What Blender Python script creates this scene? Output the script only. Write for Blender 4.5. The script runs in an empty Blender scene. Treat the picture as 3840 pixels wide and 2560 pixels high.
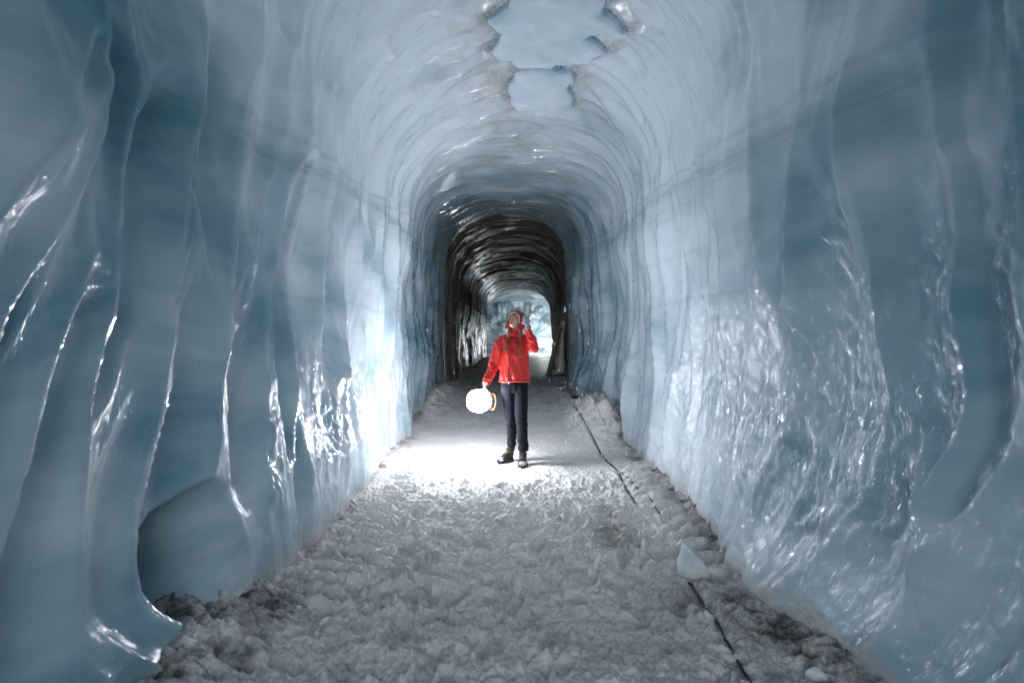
import bpy, bmesh, math, random
import numpy as np
from mathutils import Vector, Matrix, Euler
R = math.radians
random.seed(7)
C = bpy.context.scene.collection
scene = bpy.context.scene

# ------------------------------------------------------------------ camera, world, exposure
CAMZ = 1.36
cam = bpy.data.objects.new('camera', bpy.data.cameras.new('camera'))
C.objects.link(cam)
cam.location = (0, 0, CAMZ)
cam.rotation_euler = (R(90), 0, 0)
cam.data.lens = 18
cam.data.sensor_width = 36
cam.data.clip_start = 0.05
cam.data.clip_end = 300
cam.data.dof.use_dof = True
cam.data.dof.focus_distance = 5.4
cam.data.dof.aperture_fstop = 2.8
scene.camera = cam

world = bpy.data.worlds.new("World")
scene.world = world
world.use_nodes = True
wn = world.node_tree
bg = wn.nodes['Background']
sky = wn.nodes.new('ShaderNodeTexSky')
sky.sky_type = 'NISHITA'
sky.sun_disc = False
sky.sun_elevation = R(25)
sky.sun_rotation = R(20)
hs = wn.nodes.new('ShaderNodeHueSaturation')      # greyed sky, fill from the added mouth behind the camera
hs.inputs['Saturation'].default_value = .28
wn.links.new(sky.outputs[0], hs.inputs['Color'])
wn.links.new(hs.outputs[0], bg.inputs[0])
bg.inputs[1].default_value = 0.145
LANTERN_POWER = 39.0
FAR_LAMP = 85.0
scene.view_settings.view_transform = 'Standard'
scene.view_settings.look = 'None'
scene.view_settings.exposure = 2.15
scene.view_settings.gamma = 1

# ------------------------------------------------------------------ helpers
def tag(o, label=None, cat=None, group=None, kind=None):
    if label: o['label'] = label
    if cat: o['category'] = cat
    if group: o['group'] = group
    if kind: o['kind'] = kind
    return o

def empty(name, loc, label, cat, group=None):
    o = bpy.data.objects.new(name, None)
    C.objects.link(o)
    o.location = loc
    o.empty_display_size = 0.1
    return tag(o, label, cat, group)

def link_mesh(name, me, mat, parent=None):
    o = bpy.data.objects.new(name, me)
    C.objects.link(o)
    if mat and not me.materials: me.materials.append(mat)
    if parent:
        o.parent = parent
        chain = Matrix.Identity(4)
        p = parent
        off = Vector((0, 0, 0))
        while p:
            off += p.location
            p = p.parent
        o.location = -off          # meshes are written in world coordinates
    return o

def bm_obj(name, bm, mat, parent=None, smooth=True):
    me = bpy.data.meshes.new(name)
    bm.normal_update()
    bm.to_mesh(me); bm.free()
    if smooth:
        me.polygons.foreach_set('use_smooth', [True]*len(me.polygons))
    return link_mesh(name, me, mat, parent)

def grid_mesh(name, P, uv=None, attrs=None, flip=False):
    ny, nx = P.shape[:2]
    me = bpy.data.meshes.new(name)
    me.vertices.add(nx*ny)
    me.vertices.foreach_set('co', P.reshape(-1).astype(np.float32))
    i = np.arange((ny-1)*(nx-1)); r = i//(nx-1); c = i % (nx-1)
    a = r*nx+c
    q = np.stack([a, a+1, a+nx+1, a+nx], 1)
    if flip: q = q[:, ::-1]
    n = len(q)
    me.loops.add(n*4)
    me.loops.foreach_set('vertex_index', q.reshape(-1).astype(np.int32))
    me.polygons.add(n)
    me.polygons.foreach_set('loop_start', np.arange(0, n*4, 4, dtype=np.int32))
    me.polygons.foreach_set('use_smooth', np.ones(n, bool))
    me.update(calc_edges=True)
    if uv is not None:
        l = me.uv_layers.new(name='UVMap')
        l.data.foreach_set('uv', uv.reshape(-1, 2)[q.reshape(-1)].reshape(-1).astype(np.float32))
    for k, v in (attrs or {}).items():
        at = me.attributes.new(k, 'FLOAT', 'POINT')
        at.data.foreach_set('value', v.reshape(-1).astype(np.float32))
    return me

# numpy noise -----------------------------------------------------------------
def h2(ix, iy, seed):
    ix = ix.astype(np.int64).astype(np.uint64); iy = iy.astype(np.int64).astype(np.uint64)
    n = ix*np.uint64(374761393) + iy*np.uint64(668265263) + np.uint64((seed*1442695041) & 0xffffffff)
    n &= np.uint64(0xffffffff)
    n = ((n ^ (n >> np.uint64(13)))*np.uint64(1274126177)) & np.uint64(0xffffffff)
    n = ((n ^ (n >> np.uint64(16)))*np.uint64(2246822519)) & np.uint64(0xffffffff)
    n ^= n >> np.uint64(15)
    return n.astype(np.float64)/4294967295.0

def gn(x, y, seed=0):
    ix = np.floor(x); iy = np.floor(y); fx = x-ix; fy = y-iy
    u = fx*fx*fx*(fx*(fx*6-15)+10); v = fy*fy*fy*(fy*(fy*6-15)+10)
    def g(a, b, dx, dy):
        t = h2(a, b, seed)*2*math.pi
        return np.cos(t)*dx+np.sin(t)*dy
    n00 = g(ix, iy, fx, fy); n10 = g(ix+1, iy, fx-1, fy)
    n01 = g(ix, iy+1, fx, fy-1); n11 = g(ix+1, iy+1, fx-1, fy-1)
    return ((n00*(1-u)+n10*u)*(1-v)+(n01*(1-u)+n11*u)*v)*1.4

def fbm(x, y, seed=0, o=4, g=.5):
    s = 0; a = 1
    for k in range(o):
        s = s+a*gn(x*2**k, y*2**k, seed+k*17); a *= g
    return s

def cells(x, y, seed=0, jit=.85):
    """returns F1, F2, id-random"""
    ix = np.floor(x); iy = np.floor(y)
    f1 = np.full(x.shape, 9.); f2 = f1.copy(); rid = np.zeros(x.shape)
    for a in (-1, 0, 1):
        for b in (-1, 0, 1):
            cx = ix+a; cy = iy+b
            px = cx+.5+(h2(cx, cy, seed)-.5)*jit
            py = cy+.5+(h2(cx, cy, seed+5)-.5)*jit
            d = np.hypot(px-x, py-y)
            r = h2(cx, cy, seed+9)
            m = d < f1
            f2 = np.where(m, f1, np.minimum(f2, d))
            rid = np.where(m, r, rid)
            f1 = np.where(m, d, f1)
    return f1, f2, rid

def sstep(a, b, x):
    t = np.clip((x-a)/(b-a), 0, 1)     # edges may run either way
    return t*t*(3-2*t)

# node helper -------------------------------------------------------------------
class NT:
    def __init__(s, name):
        s.m = bpy.data.materials.new(name); s.m.use_nodes = True
        s.t = s.m.node_tree; s.n = s.t.nodes; s.b = s.n['Principled BSDF']
    def add(s, typ, **kw):
        nd = s.n.new(typ)
        for k, v in kw.items(): setattr(nd, k, v)
        return nd
    def link(s, a, b): s.t.links.new(a, b)
    def set(s, **kw):
        for k, v in kw.items(): s.b.inputs[k.replace('_', ' ')].default_value = v
    def coord(s, uv=False, scale=(1, 1, 1), rot=(0, 0, 0)):
        tc = s.add('ShaderNodeTexCoord'); mp = s.add('ShaderNodeMapping')
        mp.inputs['Scale'].default_value = scale
        mp.inputs['Rotation'].default_value = rot
        s.link(tc.outputs['UV' if uv else 'Object'], mp.inputs[0])
        return mp.outputs[0]
    def noise(s, vec, scale, detail=3, rough=.5, dist=0):
        n = s.add('ShaderNodeTexNoise')
        n.inputs['Scale'].default_value = scale; n.inputs['Detail'].default_value = detail
        n.inputs['Roughness'].default_value = rough; n.inputs['Distortion'].default_value = dist
        s.link(vec, n.inputs['Vector']); return n.outputs['Fac']
    def ramp(s, fac, stops):
        r = s.add('ShaderNodeValToRGB'); e = r.color_ramp.elements
        while len(e) < len(stops): e.new(.5)
        for el, (p, c) in zip(e, stops):
            el.position = p; el.color = (*c, 1) if len(c) == 3 else c
        s.link(fac, r.inputs[0]); return r.outputs[0]
    def mix(s, fac, a, b, mode='MIX'):
        m = s.add('ShaderNodeMix', data_type='RGBA', blend_type=mode)
        for sock, v in ((m.inputs['Factor'], fac), (m.inputs[6], a), (m.inputs[7], b)):
            if isinstance(v, (int, float)): sock.default_value = v
            elif isinstance(v, tuple): sock.default_value = (*v, 1)
            else: s.link(v, sock)
        return m.outputs[2]
    def math(s, op, a, b=0., c=None):
        m = s.add('ShaderNodeMath', operation=op)
        for k, v in enumerate((a, b) if c is None else (a, b, c)):
            if isinstance(v, (int, float)): m.inputs[k].default_value = v
            else: s.link(v, m.inputs[k])
        return m.outputs[0]
    def attr(s, name):
        a = s.add('ShaderNodeAttribute'); a.attribute_name = name; return a.outputs['Fac']
    def bump(s, h, strength, dist, normal=None):
        b = s.add('ShaderNodeBump'); b.inputs['Strength'].default_value = strength
        b.inputs['Distance'].default_value = dist; s.link(h, b.inputs['Height'])
        if normal: s.link(normal, b.inputs['Normal'])
        return b.outputs[0]

def simple(name, col, rough=.6, var=.15, scale=30, bump=0.0, bscale=200, **kw):
    m = NT(name); v = m.coord()
    f = m.noise(v, scale, 4)
    c = m.ramp(f, [(.3, tuple(x*(1-var) for x in col)), (.7, tuple(min(1, x*(1+var)) for x in col))])
    m.link(c, m.b.inputs['Base Color'])
    m.set(Roughness=rough)
    for k, val in kw.items(): m.b.inputs[k.replace('_', ' ')].default_value = val
    if bump:
        m.link(m.bump(m.noise(v, bscale, 3), bump, .002), m.b.inputs['Normal'])
    return m.m

# ------------------------------------------------------------------ materials of the setting
def make_ice(name, ca, cb, cdirt, cstr, rough=.5, sss=.0, coat=.12, cw=1.0):
    m = NT(name)
    uv = m.coord(True); uvr = m.coord(True, (16, 2.6, 1))
    big = m.noise(uv, 1.3, 4, .55, .4)
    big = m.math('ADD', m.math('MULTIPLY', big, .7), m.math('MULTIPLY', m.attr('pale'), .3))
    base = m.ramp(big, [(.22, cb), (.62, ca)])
    # thin wandering ash layers frozen into the ice
    st = m.attr('strata')
    sn = m.noise(m.coord(True, (.8, 9, 1)), 3, 4, .6, .3)
    stf = m.math('MULTIPLY', st, m.ramp(sn, [(.3, (.25,)*3), (.7, (1,)*3)]))
    base = m.mix(stf, base, cstr)
    dn = m.noise(uv, 9, 6, .7)
    dirt = m.math('MULTIPLY', m.attr('dirt'), m.ramp(dn, [(.3, (.35,)*3), (.6, (1,)*3)]), )
    dc = m.ramp(m.noise(uv, 60, 3, .7), [(.35, tuple(x*.55 for x in cdirt)), (.7, cdirt)])
    base = m.mix(dirt, base, dc)
    soot = m.math('MULTIPLY', m.attr('soot'), m.ramp(m.noise(uv, 34, 5, .8), [(.36, (0,)*3), (.6, (1,)*3)]))
    base = m.mix(soot, base, (.045, .035, .03))
    m.link(base, m.b.inputs['Base Color'])
    # trapped bubbles: tiny pale flecks
    m.set(IOR=1.31)
    m.b.inputs['Specular IOR Level'].default_value = .3
    m.b.inputs['Subsurface Weight'].default_value = sss
    m.b.inputs['Subsurface Radius'].default_value = (.25, .62, 1.0)
    m.b.inputs['Subsurface Scale'].default_value = .09
    rn = m.noise(uv, 5, 3)
    m.link(m.ramp(rn, [(.3, (rough*.55,)*3), (.7, (rough*1.35,)*3)]), m.b.inputs['Roughness'])
    riv = m.attr('rivulet')
    n1 = m.noise(uvr, 2.2, 4, .62, 1.2)
    n2 = m.noise(m.coord(True, (30, 12, 1)), 3.2, 3, .6, .8)
    hh = m.math('MULTIPLY', n1, riv)
    b1 = m.bump(hh, .4, .012)
    m.link(b1, m.b.inputs['Normal'])
    # a wet film that breaks the lamp's reflection into glints
    n3 = m.noise(m.coord(True, (22, 7, 1)), 1.6, 3, .6, 1.6)
    n4 = m.noise(m.coord(True, (60, 34, 1)), 1.5, 2, .6, .5)
    rc_ = m.math('MULTIPLY_ADD', riv, .7, .3)
    hw = m.math('ADD', m.math('MULTIPLY', n3, 1.0), m.math('MULTIPLY', n4, .16))
    m.link(m.bump(m.math('MULTIPLY', hw, rc_), 1.0, .012), m.b.inputs['Coat Normal'])
    m.b.inputs['Coat Weight'].default_value = cw
    m.b.inputs['Coat IOR'].default_value = 1.65
    m.b.inputs['Coat Roughness'].default_value = coat
    return m.m

M_ICE = make_ice('blue_ice', (.81, .905, .965), (.052, .215, .305), (.70, .645, .615), (.20, .33, .36))
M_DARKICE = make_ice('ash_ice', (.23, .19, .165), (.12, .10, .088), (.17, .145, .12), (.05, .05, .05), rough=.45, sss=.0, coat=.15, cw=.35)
M_FARICE = make_ice('far_ice', (.62, .69, .73), (.28, .39, .44), (.3, .3, .3), (.1, .2, .22), rough=.35, sss=.0)

def make_snow():
    m = NT('trodden_snow'); v = m.coord()
    f = m.noise(v, 2.2, 5, .6)
    clean = m.ramp(f, [(.3, (.86, .83, .79)), (.65, (.97, .935, .89))])
    gr = m.noise(v, 55, 4, .75)
    clean = m.mix(m.ramp(gr, [(.32, (.35,)*3), (.44, (0,)*3)]), clean, (.42, .41, .40))
    dc = m.ramp(m.noise(v, 38, 4, .7), [(.35, (.05, .042, .038)), (.62, (.20, .175, .16))])
    df = m.math('MULTIPLY', m.attr('dirt'), m.ramp(m.noise(v, 11, 6, .7), [(.30, (.15,)*3), (.58, (1,)*3)]))
    g5 = m.noise(v, 120, 2, .8)
    clean = m.mix(m.ramp(g5, [(.38, (.5,)*3), (.45, (0,)*3)]), clean, (.55, .55, .55))
    c = m.mix(df, clean, dc)
    c = m.mix(m.attr('stain'), c, (.30, .23, .15))
    m.link(c, m.b.inputs['Base Color'])
    m.set(Roughness=.75, IOR=1.31)
    m.b.inputs['Specular IOR Level'].default_value = .25
    m.b.inputs['Coat Roughness'].default_value = .22
    g1 = m.noise(v, 190, 3, .7)
    vo = m.add('ShaderNodeTexVoronoi'); vo.inputs['Scale'].default_value = 170
    m.link(v, vo.inputs['Vector'])
    b1 = m.bump(g1, .6, .006)
    b2 = m.bump(m.noise(v, 42, 4, .7), .8, .018, b1)
    m.link(b2, m.b.inputs['Normal'])
    # ice grains tilt every way: the coat sparkles on a coarser random normal
    sp = m.add('ShaderNodeSeparateColor'); m.link(vo.outputs['Color'], sp.inputs[0])
    m.link(m.ramp(sp.outputs[0], [(.86, (0,)*3), (.88, (1,)*3)]), m.b.inputs['Coat Weight'])
    b3 = m.bump(vo.outputs['Distance'], 1.0, .02)
    m.link(b3, m.b.inputs['Coat Normal'])
    return m.m
M_SNOW = make_snow()

# ------------------------------------------------------------------ tunnel shape
def floor_base(Y):
    return np.interp(Y, [-5, 6.3, 8, 9.5, 10.7, 12.8, 24, 40], [0, 0, .08, .25, .40, .50, .60, .62])

LY = [-6, 0, 1.0, 1.6, 2.4, 3.3, 4.4, 6.0, 6.75, 7.0, 7.5, 9, 10.3, 10.75, 11.1, 13, 18, 24]
LX = [-1.5, -1.5, -1.48, -1.42, -1.36, -1.32, -1.36, -1.40, -1.38, -1.37, -1.55, -1.56, -1.45, -1.36, -1.48, -1.42, -1.28, -1.14]
RY = [-6, 0, 1.4, 2.1, 2.6, 3.5, 5.0, 6.2, 6.8, 7.1, 7.6, 9, 10.2, 10.75, 11.2, 14.5, 15.2, 20, 24]
RX = [1.55, 1.55, 1.55, 1.50, 1.38, 1.40, 1.44, 1.47, 1.48, 1.60, 1.66, 1.42, 1.20, 1.10, 1.30, 1.40, 1.30, 1.60, 1.80]
SPY = [-6, 10.75, 24]; SPZ = [2.95, 2.90, 2.55]       # spring line
CRY = [-6, 7, 10.75, 24]; CRZ = [4.10, 4.08, 4.02, 3.78]

ARC_T = np.linspace(0, 1, 4001)
_e = 2/2.45; _c = np.cos(np.pi*(1-ARC_T)); _s = np.sin(np.pi*ARC_T).clip(0)
_dx = np.diff(1.42*np.sign(_c)*np.abs(_c)**_e); _dz = np.diff(1.15*_s**_e)
ARC_L = np.concatenate([[0], np.cumsum(np.hypot(_dx, _dz))]); ARC_L = ARC_L/ARC_L[-1]

def profile(Y, n, zbot=-.35):
    """Y: (ny,) -> base points (ny,n,3), arc coordinate (ny,n), outward normals."""
    xl = np.interp(Y, LY, LX)[:, None]; xr = np.interp(Y, RY, RX)[:, None]
    sp = np.interp(Y, SPY, SPZ)[:, None]; cr = np.interp(Y, CRY, CRZ)[:, None]
    t = np.linspace(0, 1, n)[None, :]
    H = 3.3; A = 3.5
    L = 2*H+A
    s = t*L                     # nominal arc coordinate
    xc = (xl+xr)/2; hw = (xr-xl)/2; rh = cr-sp
    thc = np.pi*(1-np.interp(np.clip((s-H)/A, 0, 1), ARC_L, ARC_T))      # even steps along the arch
    e = 2/2.45
    cx = np.sign(np.cos(thc))*np.abs(np.cos(thc))**e
    sz = np.abs(np.sin(thc))**e
    X = xc+hw*cx; Z = sp+rh*sz
    left = s < H; right = s > H+A
    zl = zbot+(sp-zbot)*(s/H); zr = zbot+(sp-zbot)*((L-s)/H)
    Z = np.where(left, zl, np.where(right, zr, Z))
    # walls belly outward gently at mid height
    belly = .07*np.sin(np.clip(Z/sp, 0, 1)*np.pi)**2
    X = np.where(left, xl-belly, np.where(right, xr+belly, X))
    Yg = np.broadcast_to(Y[:, None], X.shape)
    P = np.stack([X, Yg, Z], -1)
    T = np.gradient(P, axis=1)
    nx = -T[..., 2]; nz = T[..., 0]
    l = np.hypot(nx, nz)+1e-9
    N = np.stack([nx/l, np.zeros_like(nx), nz/l], -1)
    return P, np.broadcast_to(s, X.shape), N

def px_ceiling(pts, zc=4.06):
    out = []
    for x, y in pts:
        Y = (zc-CAMZ)*1176/(784-y)
        out.append(((x-1176)/1176*Y, Y))
    return np.array(out)
def c5(pts): return [(1102.5+a*.1719, b*.1719) for a, b in pts]
PLATE_BIG = px_ceiling(c5([(560, -560), (420, -380), (470, -200), (385, 0), (370, 80), (230, 180), (110, 250), (85, 310), (200, 410), (290, 432), (250, 500), (235, 570), (130, 690), (200, 770), (400, 805), (420, 870), (500, 905), (600, 900), (900, 893), (1000, 880), (1030, 830), (1200, 815), (1350, 765), (1480, 715), (1530, 640), (1590, 590), (1710, 530), (1560, 455), (1430, 405), (1500, 365), (1650, 285), (1850, 225), (1925, 198), (1880, 120), (1800, 60), (1650, 10), (1700, -180), (1500, -330), (1600, -520), (1100, -640)]))
PLATE_SQ = px_ceiling(c5([(470, 960), (600, 925), (1000, 922), (1215, 925), (1255, 965), (1260, 1040), (1190, 1080), (1175, 1140), (1240, 1210), (1245, 1300), (1225, 1380), (1000, 1445), (800, 1465), (600, 1455), (480, 1462), (400, 1400), (405, 1300), (365, 1250), (370, 1170), (440, 1080), (450, 1010)]))

def poly_dist(x, y, poly):
    """signed distance, negative inside"""
    d = np.full(x.shape, 9.); inside = np.zeros(x.shape, bool)
    n = len(poly)
    for i in range(n):
        ax, ay = poly[i]; bx, by = poly[(i+1) % n]
        ex, ey = bx-ax, by-ay
        t = np.clip(((x-ax)*ex+(y-ay)*ey)/(ex*ex+ey*ey), 0, 1)
        d = np.minimum(d, np.hypot(x-ax-t*ex, y-ay-t*ey))
        c = ((ay > y) != (by > y)) & (x < (bx-ax)*(y-ay)/(by-ay+1e-12)+ax)
        inside ^= c
    return np.where(inside, -d, d)

def plate_d(x, y):
    w = .007*gn(x/.06, y/.06, 91)
    return np.minimum(poly_dist(x, y, PLATE_BIG), poly_dist(x, y, PLATE_SQ))+w

def niche_mask(P):
    """hollow at the foot of the left wall"""
    Y = P[..., 1]; Z = P[..., 2]
    # near rim runs crooked, the far side fades out
    top = .80-.22*(Y-2.1)+.03*np.sin(Y*9)
    rim = 1.73+.36*sstep(.0, .22, Z)+.14*sstep(.4, .8, Z)+.04*gn(Z/.13, Z*0+3.3, 58)+.03*gn(Z/.4, Z*0+1.3, 59)
    top = top-.24*(1-sstep(rim, rim+.36, Y))+.05*gn(Y/.16, Y*0+.7, 66)
    near = sstep(rim, rim+.10, Y)
    far = 1-sstep(2.22, 2.66, Y)
    up = 1-sstep(top-.11, top+.03, Z)
    return near*far*up*sstep(.02, .34, Z)*(P[..., 0] < 0)

def displace(P, s, N, dark=0.):
    Y = P[..., 1]; Z = P[..., 2]
    LF = 1-sstep(-1., 1., P[..., 0])      # 1 at the left wall .. 0 at the right wall
    wz = sstep(2.4, 3.5, Z)               # 0 wall .. 1 ceiling
    wy = Y+.15*gn(Y/1.3, s/1.6, 3)+.05*gn(Y/.35, s/.6, 4)
    wy = wy+(.14-.18*LF)*(Z-1.8)*(1-wz)
    ws = s+.45*gn(Y/.33+7, s/1.2, 5)
    # tall flutes
    f1, f2, rid = cells(wy/.265, ws/1.5, 11)
    flute = (.80+.20*LF)*(.19*(.32-f1**2)+.10*(rid-.5)*sstep(0, .22, f2-f1))
    # secondary narrower folds
    g1, g2, rg = cells(wy/.17+.3*gn(Y/.5, s/.5, 8), ws/.75, 12)
    fold = .062*(.3-g1**2)
    # scalloped ceiling cups
    c1, c2, rc = cells(wy/.215, ws/.50, 13)
    cup = .085*(.32-c1**2)+.045*(rc-.5)*sstep(0, .25, c2-c1)
    h = flute*(.45+.55*sstep(0, .9, Z))*(1-.62*wz)+fold*(1-.9*wz)*(.6+.4*LF)*(.6+.5*gn(Y/.9, s/.9, 14))+cup*(.12+.75*wz)*(1-.35*sstep(4.5, 7, Y))
    h = h+.10*gn(Y/1.9, s/1.6, 15)
    # runnels of meltwater down the lower walls
    low = (1-sstep(1.1, (2.5-.5*LF), Z+.5*gn(Y/.5, s/.7, 21)))*sstep(1.7, 3.2, Y+.5*gn(Y/.5, s/.5, 27)+(1.1-1.4*LF))
    r = fbm((Y+.12*gn(Y/.3, s/.25, 22))/.055, s/.32, 23, 3, .55)
    r2 = np.abs(gn((Y+.2*gn(Y/.4, s/.3, 26))/.10, s/.30, 25))
    r3 = fbm((Y+.05*gn(Y/.09, s/.12, 31)+.25*s)/.045, s/.13, 32, 3, .6)
    h = h+low*(.006*r+.011*(r2-.3)+.0040*r3*(1.35-.65*LF))*(Y > .5)
    return h, low

# ---- near, lamp-lit length of the tunnel
Ys = [-3.6]  # open end behind the camera, added to let sky fill in
while Ys[-1] < 10.75:
    y = Ys[-1]
    Ys.append(y+(.05 if y < .8 else (.0075+.0022*y)))
Ys = np.array(Ys)
P, s, N = profile(Ys, 860)
h, low = displace(P, s, N)
pd = plate_d(P[..., 0], P[..., 1])
ontop = (P[..., 2] > 3.4)
calm = np.where(ontop, sstep(-.0, .12, pd), 1.)
h = h*calm
h = h+np.where(ontop, .02*np.exp(-(pd/.03)**2), 0)
nm = niche_mask(P)
endt = 1-sstep(10.1, 10.7, P[..., 1])
h = h*endt
h = h*(1-.55*nm)+nm*(.58+.09*gn(P[..., 1]/.3, P[..., 2]/.22, 41)+.03*gn(P[..., 1]/.1, P[..., 2]/.13, 42))
# a lip standing out where the hollow begins
Yg, Zg, Xg = P[..., 1], P[..., 2], P[..., 0]
# undercut foot of the right-hand pillar
und = np.exp(-((Yg-7.35)/.42)**2)*(1-sstep(.42, .75, Zg))*(Xg > 0)
h = h+.22*und
# foot of the right wall runs out toward the path
foot = (1-sstep(0, .45, Zg))*(Xg > 0)*(1-sstep(2.6, 3.6, Yg))*sstep(.3, 1, Yg)
h = h-.08*foot
fl_ = (1-sstep(-.05, .42, Zg))*(Xg < 0)*(1-sstep(1.95, 2.75, Yg))*sstep(.6, 1.3, Yg)
h = h-.12*fl_+.03*fl_*fbm(Yg/.15, Zg/.14, 64, 2)
Pd = P+N*h[..., None]
# push ridges along the tunnel so that each fold overlaps the next a little
Pd[..., 1] += -.95*h*sstep(.9, 1.4, Yg)*(1-nm)*(1-sstep(10.2, 10.7, Yg))
ROOFZ = None
crown = np.exp(-((Xg+.02)/.85)**2)*sstep(3.3, 3.8, Zg)
dirt = crown*(.50+.75*fbm(Yg/.5, Xg/.28, 51, 4, .6))*sstep(10.75, 7.5, Yg*1.0+0*Yg) if False else crown*np.clip(.15+.55*np.exp(-np.clip(pd, 0, 9)/.35)+.7*fbm(Yg/.28, Xg/.45, 51, 4, .6), 0, 1)
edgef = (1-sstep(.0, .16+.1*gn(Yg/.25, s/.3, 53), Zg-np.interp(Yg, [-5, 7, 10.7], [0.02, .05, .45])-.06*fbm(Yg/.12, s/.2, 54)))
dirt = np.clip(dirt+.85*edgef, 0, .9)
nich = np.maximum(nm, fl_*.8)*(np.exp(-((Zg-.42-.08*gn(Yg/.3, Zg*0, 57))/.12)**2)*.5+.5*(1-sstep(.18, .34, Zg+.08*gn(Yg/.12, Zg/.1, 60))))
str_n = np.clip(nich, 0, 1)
dirt = np.clip(dirt, 0, 1)
soot = np.where(ontop, np.exp(-np.clip(pd, 0, 1)/(.035+.03*(1+gn(Xg/.2, Yg/.2, 61)))), 0)*(.55+.6*gn(Xg/.13, Yg/.13, 62)+.3)
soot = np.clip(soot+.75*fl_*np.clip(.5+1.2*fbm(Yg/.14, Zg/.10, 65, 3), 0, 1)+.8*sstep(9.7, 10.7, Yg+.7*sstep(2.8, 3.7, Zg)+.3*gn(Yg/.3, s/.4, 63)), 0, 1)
# ash layers climb slowly away from the camera
lay = 0
for z0, wdt, amp in ((2.38, .060, .50), (2.52, .020, .38), (2.25, .12, .35), (1.62, .020, .28), (1.05, .05, .18), (2.0, .015, .2)):
    c = z0+.16*(Yg-2.3)*(1-.05*Yg)*np.where(z0 > 2.2, 1, .25)+.06*gn(Yg/1.4, s*0+z0*9, 71)+.02*gn(Yg/.2, s/.3, 72)+.03*sstep(-1, 1, Xg)
    lay = lay+amp*np.exp(-((Zg-c)/wdt)**2)
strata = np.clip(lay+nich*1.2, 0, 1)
riv = .10+.90*low
pale_light = np.clip(sstep(1.5, 3.6, Zg)*.95+.50*sstep(2.0, 4.5, Yg)+.24*sstep(-1, 1, Xg)-.1, 0, 1)*(.12+.88*sstep(1.3, 3.6, Yg))*(1-.85*sstep(6.3, 9.5, Yg))  # light falloff put into the colour: darker near and far, paler overhead
uv = np.stack([Yg, s], -1)
me = grid_mesh('ice_tunnel', Pd, uv, dict(dirt=dirt, soot=soot, strata=strata, rivulet=riv, pale=pale_light), flip=False)
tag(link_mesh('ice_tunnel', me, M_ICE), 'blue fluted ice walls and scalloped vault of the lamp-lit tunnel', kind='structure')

# ---- dark, ash-stained length behind
Yb = np.concatenate([np.arange(10.66, 13, .035), np.arange(13, 24.05, .06)])
P, s, N = profile(Yb, 560)
h, low = displace(P, s, N)
h = h*np.where(P[..., 2] > 2.4, .95, .5)
h = h+.006*fbm(P[..., 1]/.14, s/.42, 81, 2)
h = h*sstep(10.66, 11.2, P[..., 1])-.004
tr = (1-sstep(23.4, 24, P[..., 1]))
h = h*tr
Pd = P+N*h[..., None]
Pd[..., 0] = np.where((P[..., 0] < 0) & (P[..., 2] < 1.8), Pd[..., 0]+.16*sstep(10.9, 11.5, P[..., 1])*(1-sstep(13, 14.5, P[..., 1])), Pd[..., 0])
pale = np.exp(-((P[..., 1]-12.2)/.25)**2)*np.exp(-((P[..., 2]-2.35)/.3)**2)*(P[..., 0] < 0)
z0 = np.zeros_like(h)
bluemix = (1-sstep(10.8, 11.6, P[..., 1]+.3*gn(P[..., 1]/.3, s/.4, 83)))
me = grid_mesh('dark_tunnel', Pd, np.stack([P[..., 1], s], -1),
               dict(dirt=np.clip(.35+.5*gn(P[..., 1]/1.5, s/1.5, 84), 0, 1), soot=z0, strata=z0, rivulet=np.ones_like(h)))
tag(link_mesh('dark_tunnel', me, M_DARKICE), 'dark ash-stained ice tunnel behind the person', kind='structure')

# ---- far chamber
Yc = np.concatenate([np.linspace(24, 25.2, 16), np.linspace(25.3, 32, 90), np.linspace(32.05, 33, 14)])
P, s, N = profile(np.full(len(Yc), 24.0), 360, -.1)
k = np.interp(Yc, [24, 25.0, 27, 31.5, 32.6, 33], [1, 1.6, 2.4, 2.2, 1.4, .02])[:, None]
kz = np.interp(Yc, [24, 25, 28, 32, 33], [1, 1.12, 1.2, 1.0, .3])[:, None]
P = P.copy(); P[..., 1] = Yc[:, None]
P[..., 0] = .6+(P[..., 0]-.6)*k
P[..., 2] = .5+(P[..., 2]-.5)*kz
f1, f2, rid = cells(P[..., 1]/.55, s/.5, 95)
w = sstep(24, 24.6, P[..., 1])
P = P+N*(w*(.28*(.3-f1**2)+.16*(rid-.5)*sstep(0, .2, f2-f1)))[..., None]
P[..., 1] -= sstep(31.6, 32.3, P[..., 1])*(.5*gn(P[..., 0]/.9, P[..., 2]/.45, 97)+.3*np.abs(gn(P[..., 0]/.35, P[..., 2]/.2, 98)))
z0 = np.zeros(P.shape[:2])
me = grid_mesh('far_chamber', P, np.stack([P[..., 1], s], -1), dict(dirt=z0, soot=z0, strata=z0, rivulet=z0+.1))
tag(link_mesh('far_chamber', me, M_FARICE), 'bright far chamber of blocky pale ice at the end of the tunnel', kind='structure')

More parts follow.
